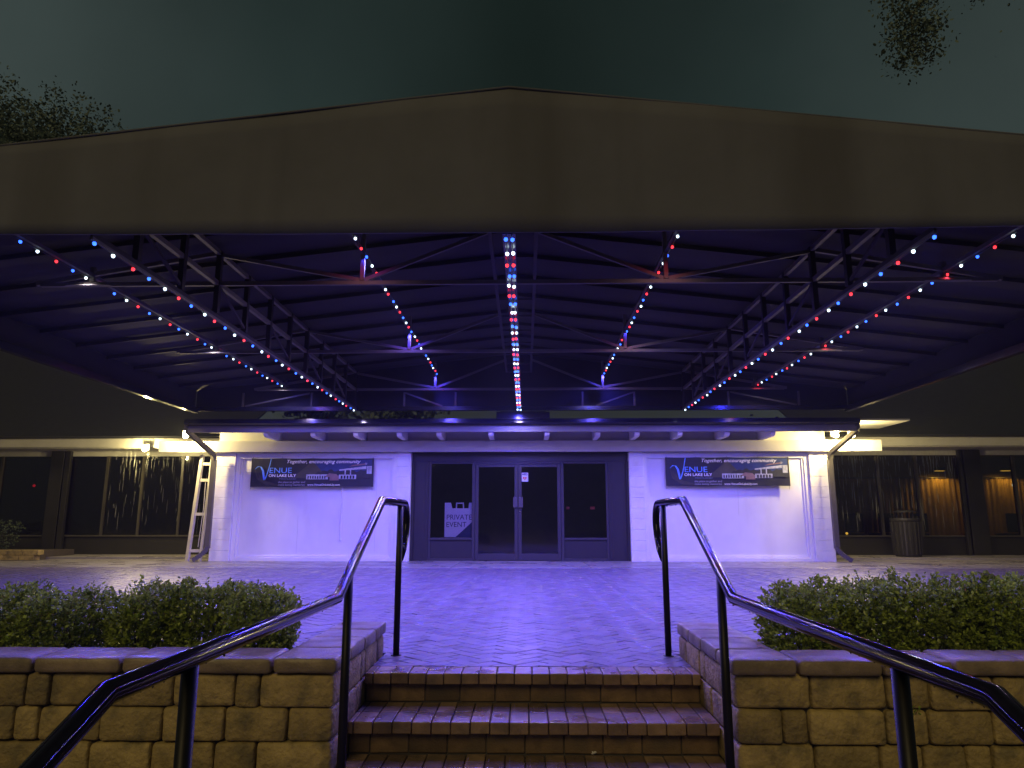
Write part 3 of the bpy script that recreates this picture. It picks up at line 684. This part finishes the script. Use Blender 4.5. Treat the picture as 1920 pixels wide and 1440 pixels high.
# ------------------------------------------------------------------ banners and signs
def banner(x0, x1, z0, z1, label, blue):
    w = x1-x0; h = z1-z0; y = WY - .045
    t = thing('vinyl_banner', label, 'banner', ((x0+x1)/2, y, z0), 'printed banners hung on the white walls')
    b = MB(); n = 40; vs = []; fs = []
    for i in range(n+1):
        x = x0 + w*i/n; dy = .010*math.sin(i*.55) + .006*math.sin(i*1.7)
        sag = .008*abs(math.sin(i*math.pi/10))
        vs += [(x, y+dy*.2+.004, z0 - sag*.6 + .006*math.sin(i*.4)), (x, y+dy*.2+.004, z1 - sag)]
    for i in range(n): fs.append((2*i, 2*i+2, 2*i+3, 2*i+1))
    c = b.add(vs, fs); c = part(b, 'cloth', 'banner_dark', t); c.modifiers.new('t', 'SOLIDIFY').thickness = .003
    yy = y - .006
    X = lambda u: x0 + u*w
    Z = lambda v: z0 + v*h
    im = MB(); im.prism([(X(.40), Z(.50)), (X(.52), Z(.95)), (X(.985), Z(.95)), (X(.985), Z(.42)), (X(.46), Z(.42))], yy, yy+.001); pc = part(im, 'printed_sky', 'banner_blue', t)
    part(MB().prism([(X(.34), Z(.30)), (X(.50), Z(.90)), (X(.60), Z(.45)), (X(.56), Z(.30))], yy-.001, yy-.0005), 'printed_hill', 'ink_olive', t)
    tr = MB(); pts = [(X(.985), Z(.30)), (X(.985), Z(.56))]
    for i in range(24): pts.append((X(.97 - .42*i/23), Z(.56 + .035*math.sin(i*1.9) + .025*math.sin(i*.8))))
    pts.append((X(.50), Z(.30))); tr.prism(pts, yy-.002, yy-.0015); part(tr, 'printed_trees', 'ink_tree', t)
    ho = MB()
    ho.box(X(.455), X(.63), yy-.003, yy-.0025, Z(.26), Z(.43)).box(X(.72), X(.86), yy-.003, yy-.0025, Z(.27), Z(.42))
    ho.prism([(X(.72), Z(.56)), (X(.94), Z(.62)), (X(.94), Z(.72)), (X(.72), Z(.60))], yy-.0032, yy-.0028)
    ho.box(X(.765), X(.775), yy-.0036, yy-.0033, Z(.38), Z(.60)).box(X(.808), X(.818), yy-.0036, yy-.0033, Z(.38), Z(.61)).box(X(.945), X(.985), yy-.003, yy-.0025, Z(.45), Z(.72))
    part(ho, 'printed_house', 'ink_house', t)
    rf = MB(); rf.prism([(X(.80), Z(.70)), (X(.93), Z(.77)), (X(.94), Z(.82)), (X(.83), Z(.76))], yy-.004, yy-.0037).prism([(X(.60), Z(.34)), (X(.72), Z(.34)), (X(.70), Z(.44)), (X(.64), Z(.47))], yy-.004, yy-.0037)
    rf.box(X(.645), X(.72), yy-.0042, yy-.0038, Z(.22), Z(.38))
    part(rf, 'printed_roof', 'ink_roof', t)
    wn = MB()
    for i in range(8): wn.box(X(.465 + i*.0195), X(.475 + i*.0195), yy-.0045, yy-.0043, Z(.28), Z(.38))
    for i in range(5): wn.box(X(.735 + i*.024), X(.75 + i*.024), yy-.0045, yy-.0043, Z(.28), Z(.39))
    part(wn, 'printed_window', 'ink_tree', t)
    a = MB(); cx, cz = X(.938), Z(.80)
    for k in range(12):
        an = k*math.pi/6; r = .022 if k % 2 else .05
        a.add([(cx + .008*math.cos(an-.4), yy-.006, cz + .008*math.sin(an-.4)), (cx + r*math.cos(an), yy-.006, cz + r*math.sin(an)), (cx + .008*math.cos(an+.4), yy-.006, cz+.008*math.sin(an+.4))], [(0, 2, 1)])
    part(a, 'printed_star', 'ink_pale', t)
    T = lambda nm, s, size, u, v, m, **k: text(nm, s, size, X(u), yy-.008, Z(v), m, t, **k)
    T('slogan', 'Together, encouraging community', .104, .285, .825, 'ink_white', shear=.32, sxx=1.10, off=.0006)
    T('venue_lettering', 'ENUE', .165, .148, .48, 'ink_blue', sxx=1.22)
    T('subtitle', 'ON LAKE LILY', .082, .148, .345, 'ink_white', sxx=1.14, off=.0012)
    T('town_lettering', 'MAITLAND', .055, .235, .245, 'ink_faint', sxx=1.35)
    T('tagline', 'the place to gather and', .062, .228, .13, 'ink_pale', shear=.2)
    T('tagline', 'make lasting memories', .062, .228, .035, 'ink_pale', shear=.2)
    T('web_address', 'www.VenueOnLakeLily.com', .066, .468, .035, 'ink_white', sxx=.92)
    T('fine_print', 'print no. 12', .028, .02, .03, 'ink_pale') if False else None
    # the swooping initial V
    V = MB(); cen = [(.035, .62, .004), (.055, .70, .010), (.08, .70, .018), (.098, .58, .022), (.107, .40, .022), (.113, .23, .018), (.126, .33, .012), (.14, .52, .010), (.152, .75, .009), (.162, .97, .010)]
    Lp = [(X(u)-hw, Z(v)+.0) for u, v, hw in cen]; Rp = [(X(u)+hw, Z(v)) for u, v, hw in cen]
    for i in range(len(cen)-1):
        a0, a1, b1, b0 = Lp[i], Lp[i+1], Rp[i+1], Rp[i]
        if i < 2: a0, b0 = (X(cen[i][0]), Z(cen[i][1])-cen[i][2]), (X(cen[i][0]), Z(cen[i][1])+cen[i][2]); 
        if i < 1: a1, b1 = (X(cen[1][0]), Z(cen[1][1])-cen[1][2]), (X(cen[1][0]), Z(cen[1][1])+cen[1][2])
        V.add([(p[0], yy-.008, p[1]) for p in (a0, a1, b1, b0)], [(0, 1, 2, 3)])
    part(V, 'initial_letter', 'ink_blue', t)
    sw = MB()
    for k in range(3):
        pts = [(X(.03+.02*k), Z(.65-.1*k)), (X(.07+.03*k), Z(.3-.05*k)), (X(.15+.04*k), Z(.08)), (X(.17+.04*k), Z(.03)), (X(.13+.04*k), Z(.05)), (X(.05+.03*k), Z(.27-.05*k))]
        sw.add([(p[0], yy-.0005-.0002*k, p[1]) for p in pts], [tuple(range(6))])
    part(sw, 'printed_swirl', 'ink_olive', t)
    gm = MB()
    for u in (.01, .25, .5, .75, .99): gm.tube([(X(u), y-.003, Z(.985)), (X(u), y-.008, Z(.985))], .011, 10).bar((X(u), y, Z(.985)), (X(u)+.004, y+.02, Z(1.0)+.03), .004, .004)
    gm.bar((X(.005), y, Z(.0)), (X(.003), y+.01, Z(-.09)), .005, .005).bar((X(.99), y, Z(.0)), (X(.992), y+.01, Z(-.12)), .005, .005)
    part(gm, 'grommet', 'plate_metal', t)
banner(-5.90, -3.25, 1.555, 2.165, 'dark venue banner on the white wall left of the entrance doors', 0)
banner(2.99, 5.61, 1.565, 2.175, 'dark venue banner on the white wall right of the entrance doors', 1)

sg = thing('sandwich_board', 'white folding sign with black words and a navy corner behind the left sidelight', 'sign', (-1.45, 15.72, .49))
x0, x1, z0, z1, y = -1.745, -1.13, .495, 1.225, 15.70
H = z1-z0
part(MB().prism([(x0, z0), (x1, z0), (x1, z1), (x1-.09, z1), (x1-.10, z1-.12), (x0+.16, z1-.12), (x0+.13, z1), (x0, z1)], y, y+.03), 'board', 'sign_white', sg)
part(MB().tube([(x0+.25, y+.015, z1-.12), (x0+.255, y+.015, z1-.01), (x0+.40, y+.015, z1-.01), (x0+.405, y+.015, z1-.12)], .014, 8), 'handle', 'sign_white', sg)
part(MB().prism([(x0+.24, z0), (x1, z0), (x1, z0+.34)], y-.002, y-.001), 'corner_print', 'sign_navy', sg)
text('lettering', 'PRIVATE', .155, x0+.035, y-.003, z0+.37, 'sign_ink', sg, sxx=.96)
text('lettering', 'EVENT', .155, x0+.03, y-.003, z0+.215, 'sign_ink', sg, sxx=.96)
part(MB().box(x0-.1, x1, y-.04, y+.2, .46, .492), 'stand', 'inside_floor', sg)

ae = thing('defibrillator_sticker', 'small white sticker with a red heart on the right entrance door', 'sticker', (-.005, 15.59, 1.68))
part(MB().bbox(-.078, .065, DY-.0085, DY-.0045, 1.675, 1.865, .0015), 'backing', 'sticker_white', ae)
text('lettering', 'AED', .056, -.007, DY-.0095, 1.812, 'sign_ink', ae, off=.002, align='CENTER', sxx=1.15)
hp = []
for i in range(28):
    a = 2*math.pi*i/28; hp.append((-.007 + .0026*16*math.sin(a)**3, 1.745 + .0026*(13*math.cos(a)-5*math.cos(2*a)-2*math.cos(3*a)-math.cos(4*a))))
part(MB().add([(p[0], DY-.0095, p[1]) for p in hp], [tuple(range(28))]), 'heart', 'sticker_red', ae)
part(MB().add([(a, DY-.0105, b) for a, b in ((-.002, 1.775), (-.022, 1.742), (-.009, 1.742), (-.014, 1.715), (.008, 1.752), (-.005, 1.752))], [(0, 1, 2, 5), (2, 3, 4, 5)]), 'bolt', 'sticker_white', ae)

# ------------------------------------------------------------------ floodlights
def flood(x, y, z, label, aim, w, cone=150, hx=.10):
    t = thing('floodlight', label, 'floodlight', (x, y, z), 'yellow floodlights at the eaves')
    b = MB(); b.rbox((x, y+.05, z+.05), (hx*1.7, .05, .15), .008, 2); part(b, 'housing', 'lamp_housing', t)
    part(MB().tube([(x, y+.08, z+.08), (x, y+.2, z+.13)], .012, 8), 'arm', 'lamp_housing', t)
    f = MB(); vs = []; n = 10
    for i in range(n):
        for j in range(5):
            a = 2*math.pi*i/n; e = math.pi/2*j/4; vs.append((x + .07*math.cos(a)*math.cos(e), y - .035*math.sin(e), z + .055*math.sin(a)*math.cos(e)))
    fs = [(i*5+j, i*5+j+1, ((i+1) % n)*5+j+1, ((i+1) % n)*5+j) for i in range(n) for j in range(4)]
    part(f.add(vs, fs), 'lens', 'lamp_face', t, True)
    l = bpy.data.lights.new('flood_glow', 'POINT'); l.energy = w; l.color = (1, .80, .34); l.shadow_soft_size = .05
    o = bpy.data.objects.new('flood_glow', l); COL.objects.link(o); o.parent = t; o.location = (0, -.10, -.03)
    return t
flood(-7.22, 15.02, 2.62, 'floodlight glowing beside the left downspout', (.15, .2, -1), FLOOD_W*1.3, 172)
flood(-8.88, 16.52, 2.48, 'floodlight under the roof edge of the left glazed wing', (.1, -.15, -1), FLOOD_W*.8, 170)
flood(6.50, 15.02, 2.60, 'brightest floodlight beside the right downspout, over the hall corner', (-.15, .2, -1), FLOOD_W*1.3, 172)
flood(6.84, 15.02, 2.60, 'smaller floodlight just right of the right downspout', (.2, .25, -1), FLOOD_W*.8, 172, .07)

# ------------------------------------------------------------------ glazed wings
def wing(s, label, mull, cols, xa, xb):
    w = thing('glazed_wing', label, 'building', (s*10, 17.5, 0))
    lo, hi = sorted((xa, xb)); Y = 17.5
    part(MB().box(lo, hi, Y-.02, Y+.06, .046, .46), 'kick_wall', 'wing_dark', w)
    part(MB().bbox(lo, hi, Y-.06, Y+.06, .462, .50, .004), 'sill', 'wing_frame', w)
    part(MB().box(lo, hi, Y-.04, Y+.06, 2.40, 2.60), 'head_band', 'fascia_paint', w)
    part(MB().bbox(lo, hi, 16.66, 16.70, 2.545, 2.75, .004), 'fascia_board', 'fascia_paint', w)
    part(MB().box(lo, hi, 16.71, Y-.05, 2.52, 2.545), 'soffit', 'fascia_paint', w)
    for x in mull: part(MB().box(x-.028, x+.028, Y-.05, Y+.05, .501, 2.399), 'mullion', 'wing_frame', w)
    for a, b in cols: part(MB().bbox(a, b, Y-.16, Y-.055, .047, 2.519, .01), 'column', 'wing_dark', w)
    xs_ = sorted([lo] + list(mull) + [hi])
    for a, b in zip(xs_, xs_[1:]):
        if b-a > .1: part(MB().box(a+.03, b-.03, Y-.005, Y+.005, .502, 2.398), 'window_pane', 'wing_glass', w)
    rf = MB(); rf.add([(lo, 16.62, 2.76), (hi, 16.62, 2.76), (hi, 30, 9.4), (lo, 30, 9.4), (lo, 16.62, 2.80), (hi, 16.62, 2.80), (hi, 30, 9.46), (lo, 30, 9.46)],
                      [(3,2,1,0),(4,5,6,7),(0,1,5,4),(1,2,6,5),(2,3,7,6),(3,0,4,7)])
    part(rf, 'roof', 'shingle', w)
    part(MB().box(lo, hi, 21.0, 21.1, .05, 3.6), 'back_wall', 'inside_wall' if s > 0 else 'inside_floor', w)
    part(MB().box(lo, hi, Y+.07, 20.99, .02, .05), 'room_floor', 'inside_floor', w)
    part(MB().box(lo, hi, Y+.07, 20.99, 2.62, 2.66), 'room_ceiling', 'inside_floor', w)
    return w
wl = wing(-1, 'dark glazed wing with pale roof edge left of the white hall', (-8.4, -9.38, -10.27, -12.9, -14.2), ((-11.62, -11.30), (-11.27, -11.14)), -6.75, -22)
wr = wing(1, 'dark glazed wing with amber light inside right of the white hall', (7.2, 8.50, 9.42, 11.74, 13.0, 14.3), ((10.38, 10.46), (10.50, 10.90)), 6.55, 22)
cu = thing('curtain', 'pleated amber curtain added to carry the glow at the back of the right glazed wing', 'curtain', (10.2, 20.7, 0))  # curtain added to catch the amber glow behind the glass
b = MB(); vs = []; fs = []; n = 260; xa, xb = 8.6, 15.5
for i in range(n+1):
    x = xa + (xb-xa)*i/n; y = 20.75 + .018*math.sin(i*1.1) + .01*math.sin(i*.37)
    vs += [(x, y, .1), (x, y, 2.02)]
for i in range(n): fs.append((2*i, 2*i+2, 2*i+3, 2*i+1))
part(b.add(vs, fs), 'pleated_cloth', 'curtain', cu, True); part(MB().tube([(xa, 20.72, 2.04), (xb, 20.72, 2.04)], .015, 8), 'rod', 'plate_metal', cu)
for i, (x, pw, lb) in enumerate(((11.75, 16, 'wall lamp over the brightest part of the amber curtain'), (13.6, 12, 'wall lamp over the right end of the amber curtain'))):
    t = thing('wall_lamp', lb, 'lamp', (x, 20.45, 2.28)); part(MB().rbox((x, 20.6, 2.28), (.3, .12, .10), .02, 3), 'shade', 'plate_metal', t); part(MB().box(x-.12, x+.12, 20.55, 20.64, 2.222, 2.228), 'tube', 'glow_amber', t)
    l = bpy.data.lights.new('amber_glow', 'SPOT'); l.energy = pw*2.2; l.color = (1, .68, .14); l.spot_size = R(150); l.spot_blend = .6; l.shadow_soft_size = .08
    o = bpy.data.objects.new('amber_glow', l); COL.objects.link(o); o.parent = t; o.location = (0, .0, -.1); o.rotation_euler = (R(15), 0, 0)
def chair(x, y, rot, label, src=[]):
    t = thing('banquet_chair', label, 'chair', (x, y, .05), 'dark chairs inside the right glazed wing'); t.rotation_euler.z = rot
    if not src:
        b = MB().rbox((0, 0, .45), (.44, .44, .07), .025, 3); A = b.build('seat', 'chair_fabric')
        b = MB().rbox((0, .21, .74), (.42, .05, .46), .024, 3); B = b.build('backrest', 'chair_fabric')
        LL = [MB().tube([(a*.19, c*.19, .42), (a*.21, c*.22, 0)], .012, 8).build('leg', 'cable') for a in (-1, 1) for c in (-1, 1)]
        src += [A, B] + LL; obs = list(src)
    else:
        obs = [o.copy() for o in src]; [COL.objects.link(o) for o in obs]
    for o in obs: o.parent = t
for i, (x, y, r, lb) in enumerate(((8.15, 18.3, 2.9, 'dark chair inside the right wing just left of the litter bin'), (8.95, 18.5, 3.3, 'dark chair inside the right wing seen over the litter bin'), (9.75, 18.4, 3.1, 'dark chair inside the right wing just right of the litter bin'),
      (11.3, 18.5, 2.8, 'dark chair inside the right wing right of the thick column'), (12.0, 18.3, 3.2, 'dark chair inside the right wing nearest the right edge'))): chair(x, y, r, lb)
for nm, lb, x, y, z, r, m in (('indicator_lamp', 'tiny red lamp glowing inside the left glazed wing', -12.55, 18.2, 1.72, .035, 'glow_red'), ('reflection_ball', 'glowing white ball standing in for a lamp reflection in the glass at the right edge', 11.98, 17.9, 1.70, .045, 'glow_white'), ('floor_lamp', 'tiny amber lamp low inside the right wing near the downspout', 7.75, 17.75, .54, .03, 'glow_amber')):  # white ball stands in for a lamp mirrored in the pane
    t = thing(nm, lb, 'lamp', (x, y, z)); b = MB()
    b.tube([(x, y, z-r), (x, y, z-r*.7), (x, y, z), (x, y, z+r*.7), (x, y, z+r)], [r*.1, r*.7, r, r*.7, r*.1], 10); part(b, 'bulb', m, t, True)
    part(MB().tube([(x, y+.01, z+r*.9), (x, y+.01, 2.61 if z > 1 else z+r*1.2)], .006, 6), 'holder', 'cable', t)
pn = MB()
for x in (.95, 1.50):  # red cards stand in for pinkish reflections in the right sidelight
    t = thing('reflection_card', 'small reddish card standing in for a pinkish reflection in the %s' % ('left part of the right sidelight' if x < 1 else 'right part of the right sidelight'), 'reflection', (x, 16.2, 1.1)); part(MB().bbox(x-.035 if x < 1 else x-.05, x+.035 if x < 1 else x+.05, 16.2, 16.21, 1.09, 1.15, .002), 'card', 'sticker_red', t)

# ------------------------------------------------------------------ litter bin
bx, by = 8.66, 16.75
bn = thing('litter_bin', 'dark round litter bin with a raised lid in front of the right glazed wing', 'litter bin', (bx, by, .045))
part(MB().tube([(bx, by, .046), (bx, by, .08), (bx, by, .82), (bx, by, .85), (bx, by, .90)], [.25, .27, .30, .32, .32], 28), 'body', 'bin_shell', bn, False)
rb = MB()
for i in range(22): a = 2*math.pi*i/22; rb.bar((bx+.285*math.cos(a), by+.285*math.sin(a), .10), (bx+.305*math.cos(a), by+.305*math.sin(a), .82), .03, .03)
part(rb, 'slat', 'bin_shell', bn)
for i in range(4): a = R(45+90*i); part(MB().tube([(bx+.17*math.cos(a), by+.17*math.sin(a), .90), (bx+.17*math.cos(a), by+.17*math.sin(a), 1.03)], .014, 8), 'lid_support', 'bin_shell', bn)
part(MB().tube([(bx, by, 1.03), (bx, by, 1.045), (bx, by, 1.08)], [.23, .23, .12], 24), 'lid', 'bin_shell', bn)

# ------------------------------------------------------------------ white trellis frame by the left corner
tr = thing('trellis_frame', 'pale ladder-like frame leaning against the left corner of the hall', 'trellis', (-6.95, 15.4, 0))
f = MB(); f.bar((-7.10, 15.30, 0), (-7.02, 15.45, 2.25), .09, .05); f.bar((-6.83, 15.30, 0), (-6.80, 15.45, 2.25), .045, .05)
part(f, 'stile', 'trellis', tr)
f = MB()
for z in (.22, .98, 1.70, 2.05): f.bar((-7.07+.03*z/2.2, 15.30+.07*z, z), (-6.82, 15.30+.07*z, z), .05, .06)
part(f, 'rail', 'trellis', tr)
part(MB().tube([(-6.88, 15.27, .3), (-6.84, 15.30, 1.1), (-6.86, 15.34, 1.65)], .008, 8), 'hose', 'trellis', tr)

# ------------------------------------------------------------------ low brick planter, far left
pt = thing('brick_planter', 'low brick planter with a dark bush at the far left', 'planter', (-11.6, 15.9, 0))
b = MB(); rn = random.Random(5)
for c in range(2):
    x = -14
    while x < -10.62:
        w_ = .34; b.rbox((x + w_/2 + .08*c, 15.75, .055 + .11*c), (w_-.008, .2, .105), .008, 3); x += w_
part(b, 'block_course', 'block', pt)
part(MB().box(-14, -10.7, 15.86, 17.2, .0, .18), 'soil', 'soil', pt)
f, yy, s = shrub_mesh(77, 1.5, .9, .75, 420, .035)
bu = thing('planter_bush', 'dark sparse bush growing in the low brick planter', 'bush', (-12.3, 16.4, .18))
for mb, nm, m in ((f, 'foliage', 'leaf_dark'), (s, 'stem', 'bark')): mb.build(nm, m).parent = bu

# ------------------------------------------------------------------ trees
def tree(x, y, z0, H, cw, ch, n, ls, label, seed, lobes=12, name='broadleaf_tree', flat=1.0):
    rn = random.Random(seed); t = thing(name, label, 'tree', (x, y, z0))
    tk = MB(); zt = H - ch*.9
    tk.tube([(0, 0, 0), (.1, .05, zt*.5), (.05, -.05, zt), (0, 0, H-ch*.35)], [.03*H*.6+.05, .022*H*.6+.04, .02*H*.5, .02], 9)
    lb = []
    for i in range(lobes):
        a = rn.uniform(0, 6.28); rr = cw*.36*rn.random()**.5; c = Vector((rr*math.cos(a), rr*math.sin(a), H - ch*.5 + rn.uniform(-.38, .38)*ch))
        lb.append((c, rn.uniform(.16, .30)*cw)); tk.tube([(0, 0, zt*.85), tuple(c*.5 + Vector((0, 0, zt*.45))), tuple(c)], [.05, .03, .012], 6)
    tk.build('trunk', 'bark').parent = t
    f = MB()
    for i in range(n):
        c, r = rn.choice(lb); d = Vector((rn.gauss(0, 1), rn.gauss(0, 1), rn.gauss(0, .75))).normalized()
        p = c + d*r*rn.uniform(.3, 1.15)*Vector((1, 1, flat)).length/1.7
        for k in range(3): leaf_quad(f, p + Vector((rn.gauss(0, ls), rn.gauss(0, ls), rn.gauss(0, ls))), Vector((rn.gauss(0, 1), rn.gauss(0, 1), rn.gauss(-.2, .8))), ls*rn.uniform(.7, 1.5), rn)
    f.build('crown', 'leaf_tree').parent = t
    return t
tree(-20.5, 26, 0, 17.5, 8, 7, 13000, .11, 'tall dark tree rising behind the canopy at the upper left', 1, 14)
tree(-16.5, 27, 0, 15.6, 5, 4, 6500, .11, 'lower dark tree beside the tallest tree at the upper left', 2, 9)
for i, (x, h, lb) in enumerate(((-7.6, 6.6, 'dark tree behind the flat roof, farthest left in the gap'), (-5.2, 6.2, 'dark tree behind the flat roof left of the centre strings'), (-3.1, 5.2, 'ragged low tree ending nearest the centre of the roof gap'),
      (6.6, 5.4, 'dark tree behind the flat roof right of the centre strings'), (9.0, 6.8, 'dark tree behind the flat roof, farthest right in the gap'))):
    tree(x*1.45, 24.5, 0, h, 3.4, 4.6 if h > 5.3 else 3.6, 1000, .17, lb, 20+i, 11)
# oak reaching in from the right above the canopy
ok = thing('overhanging_oak', 'dark leafy branch hanging into the sky at the upper right', 'tree', (10.5, 8.0, 0))
part(MB().tube([(10.5, 8.0, -.02), (10.4, 8.0, 3), (10.2, 8.1, 6), (9.6, 8.3, 8.6)], [.35, .30, .24, .15], 12), 'trunk', 'bark', ok)
part(MB().tube([(10.2, 8.1, 6.5), (9.0, 8.6, 8.3), (7.2, 9.0, 8.9), (5.9, 9.0, 8.5), (5.45, 9.0, 7.8), (5.42, 9.0, 7.2)], [.14, .11, .07, .04, .015, .006], 8).tube([(7.2, 9.0, 8.9), (6.7, 9.0, 8.6), (6.5, 9.0, 8.3)], [.04, .02, .008], 6), 'limb', 'bark', ok)
f = MB(); rn = random.Random(66)
for cx, cz, rx, rz, n in ((5.45, 8.05, .30, .5, 520), (5.40, 7.45, .27, .34, 420), (5.72, 7.62, .10, .08, 60), (5.30, 7.12, .14, .10, 60), (5.75, 7.25, .07, .09, 30), (6.45, 8.25, .12, .16, 60), (8.6, 9.0, 1.6, .9, 900), (10.2, 9.6, 1.8, 1.2, 900)):
    for i in range(int(n*2.2)):
        p = Vector((cx + rn.gauss(0, .5)*rx*1.3, 9.0 + rn.gauss(0, .15), cz + rn.gauss(0, .5)*rz*1.3))
        leaf_quad(f, p, Vector((rn.gauss(0, 1), rn.gauss(0, 1), rn.gauss(0, 1))), rn.uniform(.03, .062), rn)
part(f, 'crown', 'leaf_tree', ok)

# ------------------------------------------------------------------ rain dripping off the wing roof edges, fallen leaves
d = MB(); rn = random.Random(12)
for xa, xb, n in ((-9.7, -7.0, 170), (7.0, 9.9, 230)):
    for i in range(n):
        x = rn.uniform(xa, xb); y = 16.62 + rn.gauss(0, .02); z = 2.52 - rn.random()**2*1.6; L_ = rn.uniform(.05, .42); r = rn.uniform(.0010, .0026)
        d.tube([(x, y, z), (x + rn.gauss(0, .004), y, z-L_*.5), (x + rn.gauss(0, .006), y, z-L_)], [r*.4, r, r*.5], 5)
tag(d.build('dripping_rain', 'water'), kind='stuff')
for i, (x, y, z, lb) in enumerate(((-1.17, 4.72, .204, 'tiny dark leaf on the far end of the left wall cap'), (1.20, 3.93, .204, 'small dead leaf lying on the right wall cap'), (.33, 3.93, -.318, 'pale little leaf lying on the lowest visible tread'), (-.27, 4.0, -.318, 'tan leaf scrap on the lowest tread left of the middle'))):
    t = MB(); leaf_quad(t, Vector((0, 0, 0)), Vector((1, .4, .15)), .035, random.Random(i)); leaf_quad(t, Vector((.01, .01, .002)), Vector((.3, 1, .3)), .025, random.Random(i+9))
    o = t.build('fallen_leaf', 'leaf_brown' if i != 2 else 'sign_white'); o.location = (x, y, z); tag(o, lb, 'leaf')

# ------------------------------------------------------------------ rain haze
hz = MB().box(-40, 40, -6, 45, -2.2, 22)
m = bpy.data.materials.new('haze'); m.use_nodes = True; MAT['haze'] = m; n = m.node_tree.nodes; n.clear()
o = n.new('ShaderNodeOutputMaterial'); v = n.new('ShaderNodeVolumePrincipled'); v.inputs['Color'].default_value = (.85, .9, .9, 1); v.inputs['Density'].default_value = .0007; v.inputs['Anisotropy'].default_value = .5
m.node_tree.links.new(v.outputs[0], o.inputs['Volume'])
tag(hz.build('haze', 'haze'), kind='stuff')
